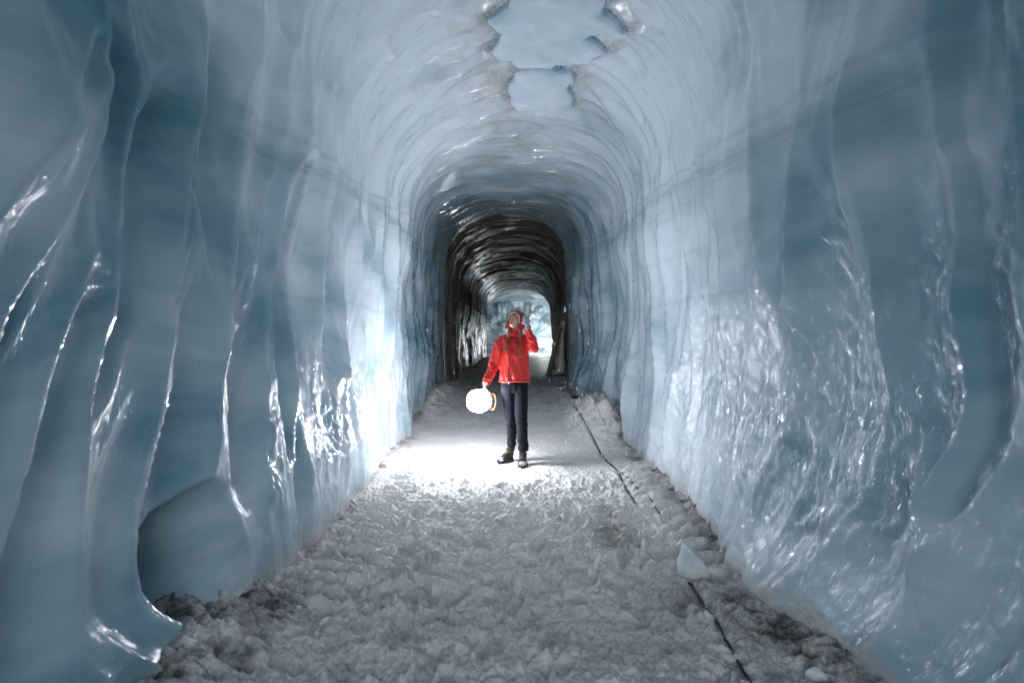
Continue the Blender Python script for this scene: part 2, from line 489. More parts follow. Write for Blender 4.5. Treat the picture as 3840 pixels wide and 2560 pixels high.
# ------------------------------------------------------------------ snow floor
def wallx(Y):
    return np.interp(Y, LY, LX), np.interp(Y, RY, RX)
def floor_h(X, Y, fine=True):
    xl, xr = wallx(Y)
    z = floor_base(Y)
    near = 1-sstep(7, 12, Y)
    f = sstep(9.5, 5.5, Y) if False else (1-sstep(5.2, 7.5, Y))
    a = .35+.65*f
    smoothp = sstep(4.6, 5.6, Y)          # packed flat where she walks
    a = a*(1-.62*smoothp)
    wx = X+.05*gn(X/.12, Y/.12, 101); wy = Y+.05*gn(X/.12+9, Y/.12, 102)
    f1, f2, r = cells(wx/.10, wy/.075, 103)
    lump = .034*(.35-f1**2)*(r > .52)
    f1, f2, r = cells(wx/.042, wy/.036, 104)
    lump2 = .026*(.35-f1**2)*(r > .3)
    f1, f2, r = cells(wx/.26, wy/.20, 105)
    prints = -.085*sstep(.40, .22, f1)*0-.026*(1-sstep(.20, .34, f1))*(r > .5)
    # heels and kicked slush
    big = .028*gn(X/.5, Y/.45, 106)
    med = .020*fbm(X/.15, Y/.12, 107, 5, .62)
    z = z+a*(lump*1.0+lump2+prints+med)+big*(.4+.6*f)
    # machine tread marks at either side
    tl = np.exp(-((X-(xl+.30+.03*gn(Y/.5, Y*0, 108)))/.13)**2)
    z = z+tl*.030*np.sin(2*np.pi*(Y+.25*(X-xl))/.135+1.5*gn(X/.2, Y/.3, 109))*(Y > 2.6)*(1-sstep(5.4, 6.2, Y))
    tr_ = np.exp(-((X-(xr-.20))/.11)**2)
    z = z+tr_*.034*np.sin(2*np.pi*(Y-.35*(X-xr))/.20+1.2*gn(X/.2, Y/.3, 110))*(Y > 2.9)*(1-sstep(5.4, 6.6, Y))
    # banks at the foot of the walls
    dl = X-xl; dr = xr-X
    z = z+(.05+.03*gn(Y/.3, X/.3, 111))*np.exp(-np.clip(dl, -.05, 9)/.14)
    z = z+(.06+.035*gn(Y/.3, X/.3, 112))*np.exp(-np.clip(dr, -.05, 9)/.20)
    # dirty slush heaped under the left hollow
    z = z+.08*(1+.5*gn(X/.16, Y/.14, 118))*sstep(-1.02, -1.30, X)*sstep(1.2, 1.7, Y)*(1-sstep(2.3, 2.75, Y))
    # spoil heap in the recess beyond the pillar
    hp = np.exp(-(((Y-8.2)/1.1)**2+((X-1.42)/.38)**2))
    z = z+hp*(.30+.16*fbm(X/.22, Y/.22, 113, 3))
    hp = np.exp(-(((Y-9.6)/1.0)**2+((X+1.45)/.30)**2))
    z = z+hp*(.18+.10*fbm(X/.2, Y/.2, 114, 3))
    # floor of the left hollow slopes up inside
    z = z+.30*sstep(-1.45, -1.9, X)*np.exp(-((Y-2.0)/.7)**2) if False else z+.22*np.clip((-1.45-X)/.5, 0, 1)*np.exp(-((Y-2.1)/.6)**2)
    # groove that carries the cable
    gx = np.interp(Y, CABY, CABX)
    z = z-.020*np.exp(-((X-gx)/.022)**2)*(Y < 9.6)*(Y > 1.0)
    if X.size > 1000:
        rp = random.Random(11)
        for k in range(70):
            px_, py_ = rp.uniform(-.9, 1.0), rp.uniform(1.9, 5.2); an = rp.gauss(0, .35)
            j0, j1 = np.searchsorted(Y[:, 0], [py_-.3, py_+.3])
            xs_ = X[j0:j1]-px_; ys_ = Y[j0:j1]-py_
            u_ = xs_*math.cos(an)+ys_*math.sin(an); v_ = -xs_*math.sin(an)+ys_*math.cos(an)
            q_ = np.sqrt((u_/(.052+.012*np.sin(v_*14)))**2+(v_/.145)**2)
            z[j0:j1] += -.022*(1-sstep(.72, 1.05, q_))*(1+.3*np.sin(v_*260))+.012*np.exp(-((q_-1.22)/.2)**2)
    if fine: z = z+.0075*fbm(X/.026, Y/.022, 115, 2, .8)*(.5+.8*np.clip(.5+gn(X/.15, Y/.15, 116), 0, 1))*(.4+.6*f)
    return z

def px_floor(x, y, z=0.):
    Y = (CAMZ-z)*1176/(y-784)
    return (x-1176)/1176*Y, Y
cab_px = [(1745, 1600), (1720, 1560), (1680, 1490), (1640, 1420), (1610, 1375), (1590, 1343), (1545, 1270), (1510, 1225), (1465, 1166), (1440, 1125), (1420, 1083), (1395, 1060), (1365, 1020), (1335, 985), (1318, 965)]
cab = sorted([px_floor(*p) for p in cab_px], key=lambda p: p[1])
cab = [(cab[0][0]+.25, 1.0)]+cab
CABY = [p[1] for p in cab]; CABX = [p[0] for p in cab]

Yf = [-3.6]
while Yf[-1] < 12:
    y = Yf[-1]; Yf.append(y+(.06 if y < 1.6 else .0022+.0019*y))
Yf = np.concatenate([Yf, np.arange(Yf[-1]+.06, 34, .1)])
Xf = np.linspace(-2.3, 2.3, 960)
X, Y = np.meshgrid(Xf, Yf)
X = X+np.where(Y > 24, 0, 0)
wfar = np.interp(Y, [-5, 24, 26, 34], [1, 1, 2.3, 2.3])
Z = floor_h(X, Y)
X2 = .3*(wfar-1)+X*wfar
xl, xr = wallx(Y)
dl = X-xl; dr = xr-X
n1 = fbm(X/.35, Y/.4, 121, 4, .6)
fore = 1-sstep(2.2, 4.4, Y)
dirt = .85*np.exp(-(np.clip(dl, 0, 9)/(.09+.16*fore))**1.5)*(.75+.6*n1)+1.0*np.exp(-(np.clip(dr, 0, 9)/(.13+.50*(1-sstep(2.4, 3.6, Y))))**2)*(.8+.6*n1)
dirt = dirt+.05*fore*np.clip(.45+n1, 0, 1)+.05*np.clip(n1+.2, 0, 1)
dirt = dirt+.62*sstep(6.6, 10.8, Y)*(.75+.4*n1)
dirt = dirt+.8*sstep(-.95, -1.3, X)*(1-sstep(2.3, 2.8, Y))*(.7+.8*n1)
dirt = dirt*(Y < 24)
dirt = np.clip(dirt, 0, 1)
stain = 0
for (x, y), r, a in (((1395, 1175), .09, .55), ((1405, 1212), .13, .65), ((1420, 1250), .12, .65)):
    sx, sy = px_floor(x, y)
    q = ((X-sx)/r)**2+((Y-sy)/(r*1.3))**2
    stain = stain+a*np.exp(-q*(1+.6*gn(X/.06, Y/.06, 131)))
stain = np.clip(stain, 0, .8)
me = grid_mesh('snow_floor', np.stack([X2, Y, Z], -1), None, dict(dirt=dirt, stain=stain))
tag(link_mesh('snow_floor', me, M_SNOW), 'trodden grey-white snow path along the tunnel floor', kind='structure')

def gz(x, y):
    return float(floor_h(np.array([x*1.0]), np.array([y*1.0]), False)[0])

# ------------------------------------------------------------------ clear ice plates in the roof
def make_patch_ice():
    m = NT('clear_patch_ice'); v = m.coord()
    m.link(m.ramp(m.noise(v, 3.5, 4, .5, .6), [(.3, (.56, .70, .76)), (.7, (.80, .87, .91))]), m.b.inputs['Base Color'])
    m.set(Roughness=.5, IOR=1.31)
    m.b.inputs['Subsurface Weight'].default_value = .6
    m.b.inputs['Subsurface Radius'].default_value = (.3, .7, 1)
    m.b.inputs['Subsurface Scale'].default_value = .06
    m.link(m.bump(m.noise(v, 7, 4), .25, .02), m.b.inputs['Normal'])
    return m.m
M_PATCH = make_patch_ice()
def crown_z(X, Y):
    xl = np.interp(Y, LY, LX); xr = np.interp(Y, RY, RX)
    sp = np.interp(Y, SPY, SPZ); cr = np.interp(Y, CRY, CRZ)
    c = np.clip(np.abs((X-(xl+xr)/2)/((xr-xl)/2)), 0, .98)
    ct = c**(2.45/2)
    return sp+(cr-sp)*np.sqrt(1-ct**2)**(2/2.45)
def plate(name, poly, label, seed):
    lo = poly.min(0)-.02; hi = poly.max(0)+.02
    st = .011
    xs = np.arange(lo[0], hi[0], st); ys = np.arange(lo[1], hi[1], st)
    X, Y = np.meshgrid(xs, ys)
    d = poly_dist(X, Y, poly)+.007*gn(X/.06, Y/.06, 91)
    keep = d < -.001
    T = .055*np.sqrt(np.clip(-d/.06, 0, 1))+.018*gn(X/.22, Y/.20, seed)*np.clip(-d/.08, 0, 1)+.03*np.clip(-d/.3, 0, 1)
    cells_, _, _ = cells(X/.45, Y/.28, seed+1)
    T = T+.035*(cells_**2)*np.clip(-d/.08, 0, 1)
    zt = crown_z(X, Y)
    bm = bmesh.new(); idx = {}
    for j, i in zip(*np.nonzero(keep)):
        idx[(j, i)] = (bm.verts.new((X[j, i], Y[j, i], zt[j, i]-T[j, i])), bm.verts.new((X[j, i], Y[j, i], zt[j, i]+.06)))
    for (j, i), v in idx.items():
        q = [idx.get(k) for k in ((j, i), (j, i+1), (j+1, i+1), (j+1, i))]
        if all(q):
            bm.faces.new([a[0] for a in q][::-1]); bm.faces.new([a[1] for a in q])
    be = [e for e in bm.edges if e.is_boundary]
    low = {v[0]: v[1] for v in idx.values()}
    for e in be:
        a, b = e.verts
        if a in low and b in low:
            try: bm.faces.new([a, b, low[b], low[a]])
            except ValueError: pass
    for v in [v for v in bm.verts if not v.link_faces]: bm.verts.remove(v)
    bmesh.ops.recalc_face_normals(bm, faces=bm.faces)
    o = bm_obj(name, bm, M_PATCH)
    return tag(o, label, 'ice patch', 'smooth clear ice patches in the vault')
plate('ice_patch', PLATE_BIG, 'large ragged pale blue ice patch in the vault, cut off by the top edge', 201)
plate('ice_patch', PLATE_SQ, 'small squarish pale blue ice patch in the vault with dark sooty rim', 205)

# ------------------------------------------------------------------ generic modelling tools
def add_ell(bm, c, r, rot=None, seg=14, ring=9):
    m = Matrix.Translation(Vector(c))
    if rot is not None: m = m @ rot.to_4x4()
    m = m @ Matrix.Diagonal((r[0], r[1], r[2], 1))
    bmesh.ops.create_uvsphere(bm, u_segments=seg, v_segments=ring, radius=1, matrix=m)

def add_chain(bm, pts, step=.35):
    """pts: (x,y,z,rx,ry[,rz]) ellipsoids swept along a polyline."""
    P_ = [np.array(p if len(p) == 6 else (*p, min(p[3], p[4])), float) for p in pts]
    for a, b in zip(P_[:-1], P_[1:]):
        L = np.linalg.norm(b[:3]-a[:3])
        n = max(1, int(L/(step*min(a[3:].min(), b[3:].min()))))
        for k in range(n):
            q = a+(b-a)*k/n
            add_ell(bm, q[:3], q[3:])
    add_ell(bm, P_[-1][:3], P_[-1][3:])

def remesh(name, bm, mat, parent, voxel=.006, smooth=6, crease=None):
    me = bpy.data.meshes.new(name+'_raw'); bm.to_mesh(me); bm.free()
    o = bpy.data.objects.new(name+'_tmp', me); C.objects.link(o)
    md = o.modifiers.new('r', 'REMESH'); md.mode = 'VOXEL'; md.voxel_size = voxel; md.use_smooth_shade = True
    sm = o.modifiers.new('s', 'SMOOTH'); sm.factor = .6; sm.iterations = smooth
    dg = bpy.context.evaluated_depsgraph_get(); dg.update()
    nm_ = bpy.data.meshes.new_from_object(o.evaluated_get(dg))
    nm_.name = name
    bpy.data.objects.remove(o); bpy.data.meshes.remove(me)
    if crease:
        n = len(nm_.vertices); co = np.empty(n*3); no = np.empty(n*3)
        nm_.vertices.foreach_get('co', co); nm_.vertices.foreach_get('normal', no)
        co = co.reshape(-1, 3); no = no.reshape(-1, 3)
        co = co+no*crease(co)[:, None]
        nm_.vertices.foreach_set('co', co.reshape(-1).astype(np.float32)); nm_.update()
    nm_.polygons.foreach_set('use_smooth', [True]*len(nm_.polygons))
    nm_.materials.clear()
    return link_mesh(name, nm_, mat, parent)

def add_tube(bm, pts, r, seg=8, caps=True):
    pts = [Vector(p) for p in pts]; rings = []
    rs = r if isinstance(r, (list, tuple)) else [r]*len(pts)
    for i, p in enumerate(pts):
        t = (pts[min(i+1, len(pts)-1)]-pts[max(i-1, 0)]).normalized()
        up = Vector((0, 0, 1)) if abs(t.z) < .9 else Vector((1, 0, 0))
        a = t.cross(up).normalized(); b = a.cross(t)
        rings.append([bm.verts.new(p+rs[i]*(math.cos(2*math.pi*k/seg)*a+math.sin(2*math.pi*k/seg)*b)) for k in range(seg)])
    for A, B in zip(rings[:-1], rings[1:]):
        for k in range(seg):
            bm.faces.new((A[k], A[(k+1) % seg], B[(k+1) % seg], B[k]))
    if caps:
        bm.faces.new(rings[0][::-1]); bm.faces.new(rings[-1])

def add_box(bm, c, size, rot=None, bevel=0):
    m = Matrix.Translation(Vector(c))
    if rot is not None: m = m @ rot.to_4x4()
    m = m @ Matrix.Diagonal((*size, 1))
    r = bmesh.ops.create_cube(bm, size=1, matrix=m)
    if bevel:
        es = list({e for v in r['verts'] for e in v.link_edges})
        bmesh.ops.bevel(bm, geom=es, offset=bevel, segments=2, affect='EDGES')

# ------------------------------------------------------------------ the person
def fabric(name, col, rough, bstr=.5, bs=140, sheen=.2, spec=.4):
    m = NT(name); v = m.coord()
    m.link(m.ramp(m.noise(v, 14, 4), [(.3, tuple(x*.82 for x in col)), (.7, col)]), m.b.inputs['Base Color'])
    m.set(Roughness=rough)
    m.b.inputs['Specular IOR Level'].default_value = spec
    m.b.inputs['Sheen Weight'].default_value = sheen
    b = m.bump(m.noise(v, bs, 3), bstr, .002)
    m.link(m.bump(m.noise(v, 22, 3, .5, .5), .35, .012, b), m.b.inputs['Normal'])
    return m.m
M_RED = fabric('red_shell_fabric', (.68, .030, .020), .42, sheen=.05)
M_HOOD = fabric('red_knit', (.42, .012, .018), .85, .9, 260)
M_TROUS = fabric('navy_trouser_fabric', (.005, .006, .013), .8, spec=.2, sheen=.05)
M_CREAM = fabric('cream_band', (.62, .52, .42), .9, .8, 300)
M_GLOVE = fabric('grey_wool', (.36, .37, .40), .95, 1.0, 330)
M_BLACKF = fabric('black_fleece', (.012, .012, .016), .9)
M_ZIP = simple('dark_red_zip', (.22, .01, .015), .5)
M_HAIR = simple('brown_hair', (.20, .115, .055), .45, .5, 120, .6, 300)
M_BOOT = fabric('brown_boot_leather', (.018, .012, .008), .55, .9, 180, 0)
M_SOLE = simple('black_rubber', (.014, .013, .013), .45, .3, 40, .5)
M_LACE = simple('tan_lace', (.10, .065, .04), .7)
M_TOE = simple('toe_cap_with_snow', (.34, .35, .38), .22, .8, 45, .5, 160)
def make_skin():
    m = NT('skin'); v = m.coord()
    m.link(m.ramp(m.noise(v, 18, 3), [(.3, (.46, .25, .18)), (.7, (.56, .33, .25))]), m.b.inputs['Base Color'])
    m.set(Roughness=.5)
    m.b.inputs['Subsurface Weight'].default_value = .15
    m.b.inputs['Subsurface Scale'].default_value = .01
    return m.m
M_SKIN = make_skin()
M_EYEW = simple('eye_white', (.6, .58, .55), .2)
M_IRIS = simple('iris', (.05, .04, .03), .15)
M_LIP = simple('lips', (.40, .13, .11), .45)
M_BROW = simple('eyebrow', (.12, .07, .035), .8)

FXR, FYR = -.048, 5.78      # her right foot (left in picture)
FXL, FYL = .118, 5.57
zr = gz(FXR, FYR); zl = gz(FXL, FYL)
person = empty('person', (.03, 5.68, 0), 'person in red jacket and navy trousers looking up, one gloved hand raised to the head', 'person')
PY = 5.70
def wr(p): return (p[0], p[1]+0, p[2])

HC = Vector((.052, 5.655, 1.583))
HR = (Euler((0, 0, R(-40))).to_matrix() @ Euler((R(-33), 0, 0)).to_matrix() @ Euler((0, R(4), 0)).to_matrix())
def hp(x, y, z): return HC+HR @ Vector((x, y, z))     # head space: -y is the face, z the crown
# body: one continuous skin surface
bm = bmesh.new()
add_ell(bm, hp(0, .018, .022), (.072, .090, .088), HR, 20, 14)
add_ell(bm, hp(0, -.022, -.018), (.060, .062, .070), HR, 20, 14)
add_ell(bm, hp(0, -.034, -.068), (.038, .040, .034), HR)
add_ell(bm, hp(0, -.066, -.082), (.018, .016, .015), HR)
for sx in (-1, 1):
    add_ell(bm, hp(sx*.034, -.052, -.022), (.024, .022, .022), HR)    # cheek
    add_ell(bm, hp(sx*.026, -.072, .026), (.022, .012, .008), HR)     # brow ridge
    add_ell(bm, hp(sx*.072, .015, -.012), (.008, .018, .028), HR)     # ear
    add_chain(bm, [(*hp(sx*.008, -.089, -.026), .007, .007), (*hp(sx*.004, -.09, -.028), .008, .008)])
add_chain(bm, [(*hp(0, -.080, .018), .006, .006), (*hp(0, -.092, -.008), .008, .008), (*hp(0, -.099, -.022), .0105, .0105)], .2)
add_ell(bm, hp(0, -.082, -.048), (.020, .010, .006), HR)
add_ell(bm, hp(0, -.080, -.058), (.017, .010, .006), HR)
add_chain(bm, [(*hp(0, .015, -.06), .046, .046), (.035, 5.715, 1.47, .050, .052), (.035, 5.72, 1.40, .07, .06)])
add_chain(bm, [(.035, 5.72, 1.40, .10, .07), (.035, 5.72, 1.25, .125, .08), (.03, 5.71, 1.05, .11, .08), (.03, 5.71, .90, .125, .085)])
add_chain(bm, [(.035, 5.72, 1.39, .06, .05), (-.11, 5.71, 1.37, .045, .045), (-.205, 5.70, 1.11, .035, .035), (-.283, 5.61, .90, .024, .024), (-.288, 5.60, .85, .022, .022)])
add_chain(bm, [(.035, 5.72, 1.39, .06, .05), (.17, 5.70, 1.385, .045, .045), (.232, 5.58, 1.285, .035, .035), (.172, 5.60, 1.50, .024, .024), (.168, 5.61, 1.54, .022, .022)])
add_chain(bm, [(.0, 5.71, .88, .07, .08), (-.016, 5.71, .50, .036, .036), (-.006, 5.775, .34, .026, .026), (FXR+.045, FYR+.03, zr+.10, .022, .024)])
add_chain(bm, [(.09, 5.71, .88, .08, .08), (.110, 5.635, .50, .040, .040), (FXL, FYL+.05, zl+.10, .022, .024)])
body = remesh('body', bm, M_SKIN, person, .0045, 3)

# eyes, brows, lips
for sx in (-1, 1):
    bm = bmesh.new(); add_ell(bm, hp(sx*.027, -.0715, .008), (.0135, .0075, .0065), HR, 12, 8)
    e = bm_obj('eye', bm, M_EYEW, person)
    bm = bmesh.new(); add_ell(bm, hp(sx*.027-.002, -.0775, .0105), (.0052, .003, .0052), HR, 10, 6)
    bm_obj('iris', bm, M_IRIS, e)
    bm = bmesh.new()
    add_tube(bm, [hp(sx*.012, -.086, .028), hp(sx*.026, -.085, .034), hp(sx*.043, -.072, .028)], [.003, .0038, .002], 6)
    bm_obj('eyebrow', bm, M_BROW, person)
bm = bmesh.new()
add_tube(bm, [hp(-.024, -.084, -.052), hp(-.010, -.0925, -.0475), hp(0, -.093, -.049), hp(.010, -.0925, -.0475), hp(.024, -.084, -.052)], [.0015, .0042, .0036, .0042, .0015], 8)
add_tube(bm, [hp(-.020, -.083, -.055), hp(0, -.0915, -.058), hp(.020, -.083, -.055)], [.0015, .005, .0015], 8)
bm_obj('lips', bm, M_LIP, person)

# jacket (torso and both sleeves in one surface) with folds
def crease_j(co):
    x, y, z = co.T
    t = gn(x/.05+z*2, z/.16+y*3, 301)*.010+np.abs(gn(x/.035+z*6, z/.11, 302))*-.010
    arm = (x < -.16)
    t = t+np.where(arm & (z < 1.15), .009*gn((z+.4*x)/.022, (x-.4*z)/.09, 303), 0)
    arm2 = (x > .13) & (z > 1.22) & (y < 5.66)
    t = t+np.where(arm2, .009*gn((z+.4*x)/.03, (x-.4*z)/.10, 304), 0)
    t = t+np.where(z < .97, .006*np.sin(x*120+4*gn(x/.05, z/.03, 305))*(1-(z-.88)/.09), 0)
    return t
bm = bmesh.new()
add_chain(bm, [(.035, 5.715, 1.395, .115, .075, .05), (.030, 5.71, 1.33, .165, .105, .06), (.030, 5.70, 1.2, .165, .125, .06),
               (.028, 5.70, 1.07, .172, .13, .06), (.028, 5.70, .98, .182, .135, .05), (.030, 5.70, .940, .176, .132, .035)])
add_chain(bm, [(-.070, 5.71, 1.368, .075, .075), (-.118, 5.71, 1.33, .084, .082), (-.165, 5.70, 1.20, .078, .076), (-.205, 5.69, 1.09, .069, .068), (-.248, 5.65, .99, .060, .060), (-.283, 5.61, .905, .044, .046)])
add_chain(bm, [(.14, 5.71, 1.365, .075, .075), (.185, 5.685, 1.345, .075, .078), (.225, 5.61, 1.30, .062, .066), (.238, 5.575, 1.295, .058, .06),
               (.222, 5.575, 1.36, .060, .058), (.19, 5.59, 1.45, .046, .048), (.174, 5.605, 1.515, .038, .040)])
jacket = remesh('jacket', bm, M_RED, person, .006, 4, crease_j)
# hem cord, collar, zip, pockets, cuffs
bm = bmesh.new()
ring = [(.030+.172*math.cos(a), 5.70+.128*math.sin(a), .922+.004*math.sin(3*a)) for a in np.linspace(0, 2*math.pi, 49)]
add_tube(bm, ring, .009, 8, False)
bm_obj('hem', bm, M_RED, jacket)
bm = bmesh.new()
for rr, zz in ((.070, 1.438), (.072, 1.452), (.070, 1.468)):
    add_tube(bm, [(.035+rr*math.cos(a), 5.69+rr*.95*math.sin(a), zz+.012*math.sin(a)) for a in np.linspace(0, 2*math.pi, 33)], .017, 8, False)
bm_obj('collar', bm, M_RED, jacket)
def front_y(x, z):     # front surface of the jacket by ray cast
    ok, loc, nrm, i = jacket.ray_cast(Vector((x, 4.9, z))-jacket.location-person.location, Vector((0, 1, 0)))
    return (loc.y+jacket.location.y+person.location.y) if ok else 5.58
zipx = [(.012, 1.45), (.006, 1.36), (-.002, 1.26), (-.010, 1.15), (-.020, 1.04), (-.030, .95), (-.034, .905)]
bm = bmesh.new()
for off in (-.013, .013):
    add_tube(bm, [(x+off, min(front_y(x+off, z), 5.62)-.001, z) for x, z in zipx], .0050, 6)
bm_obj('zip_flap', bm, M_ZIP, jacket)
bm = bmesh.new(); add_box(bm, (-.033, front_y(-.033, .93)-.008, .915), (.008, .006, .022), None, .002)
bm_obj('zip_pull', bm, simple('pale_metal', (.7, .66, .6), .25, Metallic=.8), jacket)
for sx in (-1, 1):
    bm = bmesh.new()
    x0 = .02+sx*.055; x1 = .02+sx*.125
    pts = [(x0, 1.085), ((x0+x1)/2, 1.09), (x1, 1.07)]
    add_tube(bm, [(x, front_y(x, z)-.001, z) for x, z in pts], .0038, 6)
    pts = [(x1, 1.07), (x1+sx*.004, 1.02), (x1, .965)]
    add_tube(bm, [(x, front_y(x, z)-.001, z) for x, z in pts], .0038, 6)
    bm_obj('pocket', bm, M_RED, jacket)

# trousers
def crease_t(co):
    x, y, z = co.T
    k = np.exp(-((z-.47)/.08)**2)+np.exp(-((z-.22)/.10)**2)*1.3+.35
    return k*(.005*gn((z+.5*x)/.035, (x-.5*z)/.12, 311)+.004*gn(x/.04, z/.12, 312))
bm = bmesh.new()
add_chain(bm, [(.030, 5.70, .95, .145, .105, .05), (.030, 5.70, .87, .158, .112, .05), (.032, 5.70, .82, .15, .11, .05)])
add_chain(bm, [(-.030, 5.70, .84, .098, .105), (-.022, 5.70, .70, .085, .095), (-.014, 5.71, .50, .068, .068), (-.002, 5.76, .36, .061, .064), (FXR+.045, FYR+.03, .225, .054, .060), (FXR+.045, FYR+.03, .19, .054, .064, .02)])
add_chain(bm, [(.096, 5.69, .84, .093, .105), (.100, 5.665, .70, .082, .092), (.104, 5.63, .50, .067, .068), (.112, 5.62, .36, .063, .064), (FXL+.002, FYL+.05, .205, .060, .068), (FXL+.002, FYL+.05, .175, .060, .068, .02)])
trousers = remesh('trousers', bm, M_TROUS, person, .006, 4, crease_t)

# scarf at the throat
bm = bmesh.new()
for rr, zz in ((.056, 1.478), (.052, 1.496)):
    add_tube(bm, [(.035+rr*math.cos(a), 5.685+rr*math.sin(a), zz+.01*math.cos(a*2)) for a in np.linspace(0, 2*math.pi, 25)], .018, 8, False)
bm_obj('neck_warmer', bm, M_BLACKF, person)

# hood: a shell open at the face; headband along its rim
def hood_pt(a, b, k=1.0, rim=0.):
    # a: 0 at the crown-back pole, b around; generic ellipsoid shell in head space
    pass
bm = bmesh.new()
nu, nv = 40, 22
HR2 = (Euler((0, 0, R(-30))).to_matrix() @ Euler((R(-12), 0, 0)).to_matrix() @ Euler((0, R(5), 0)).to_matrix())
def hq(x, y, z): return HC+HR2 @ Vector((x, y, z))
face_dir = Vector((0, -1, -.20)).normalized()
side = Vector((1, 0, 0)); upv = side.cross(face_dir).normalized()
if upv.z < 0: upv = -upv
grid = []
for j in range(nv+1):
    row = []
    for i in range(nu):
        b = 2*math.pi*i/nu
        amax = R(52)                      # opening half-angle measured from the face direction
        op = amax*(1.0+.10*math.cos(b)) 
        a = math.pi-(math.pi-op)*j/nv
        d = face_dir*math.cos(a)+(side*math.sin(b)+upv*math.cos(b))*math.sin(a)
        k = 1+.025*math.sin(5*b+3*a)+.02*math.sin(9*b)
        p = Vector((d.x*.098*k, .010+d.y*.112*k, .008+d.z*(.110 if d.z > 0 else .128)*k))
        row.append(bm.verts.new(hq(*p)))
    grid.append(row)
for j in range(nv):
    for i in range(nu):
        if j == 0 and i % 1 == 0: pass
        bm.faces.new((grid[j][i], grid[j][(i+1) % nu], grid[j+1][(i+1) % nu], grid[j+1][i]))
bmesh.ops.remove_doubles(bm, verts=bm.verts, dist=.0005)
bmesh.ops.recalc_face_normals(bm, faces=bm.faces)
hood = bm_obj('hood', bm, M_HOOD, person)
sd = hood.modifiers.new('thick', 'SOLIDIFY'); sd.thickness = .007; sd.offset = 0
# loose red folds of the jacket hood beside the cheek
bm = bmesh.new()
for q in range(5):
    t0 = q/4
    c = hp(-.088+.006*math.sin(q*2), -.012-.012*q*.3, .05-.038*q)
    add_ell(bm, c, (.014, .022, .020), HR)
remesh('hood_fold', bm, M_RED, person, .004, 2)
bm = bmesh.new()
pts = []
for i in range(33):
    b = R(-88)+R(190)*i/32
    a = R(50)*(1.0+.10*math.cos(b))
    d = face_dir*math.cos(a)+(side*math.sin(b)+upv*math.cos(b))*math.sin(a)
    pts.append(hq(d.x*.094, .004+d.y*.112, .006+d.z*(.105 if d.z > 0 else .124)))
add_tube(bm, pts, [.0025+.0050*math.sin(math.pi*i/32)**.5 for i in range(33)], 8)
bm_obj('headband', bm, M_CREAM, person)
# hair at the temples and two braids
bm = bmesh.new()
for sx in (-1, 1):
    add_chain(bm, [(*hp(sx*.062, -.030, .045), .012, .014), (*hp(sx*.071, -.020, 0), .012, .016), (*hp(sx*.066, -.010, -.05), .014, .016), (*hp(sx*.060, -.0, -.095), .015, .015)])
remesh('hair', bm, M_HAIR, person, .0035, 2)
def braid(pts):
    bm = bmesh.new(); n = 0
    P_ = [Vector(p) for p in pts]
    for a, b in zip(P_[:-1], P_[1:]):
        L = (b-a).length; m = max(1, int(L/.013))
        for k in range(m):
            t = k/m; c = a.lerp(b, t); w_ = .0115
            sgn = 1 if n % 2 else -1
            add_ell(bm, c+Vector((sgn*.006, -.002*sgn, 0)), (w_, .010, .011), Euler((0, R(35*sgn), 0)).to_matrix(), 8, 6)
            n += 1
    e = P_[-1]
    for k in range(14):
        d = Vector((random.uniform(-.018, .018), random.uniform(-.008, .004), -random.uniform(.03, .055)))
        add_tube(bm, [e, e+d*.5+Vector((d.x*.3, 0, 0)), e+d], [.004, .003, .0008], 5)
    return bm_obj('braid', bm, M_HAIR, person)
def on_front(x, z, off=.014): return (x, front_y(x, z)-off, z)
braid([hp(-.062, -.012, -.075), (-.036, 5.60, 1.455), on_front(-.050, 1.40), on_front(-.060, 1.35), on_front(-.064, 1.30)])
braid([hp(.060, -.012, -.075), (.092, 5.60, 1.45), on_front(.088, 1.38), on_front(.084, 1.30), on_front(.083, 1.235)])

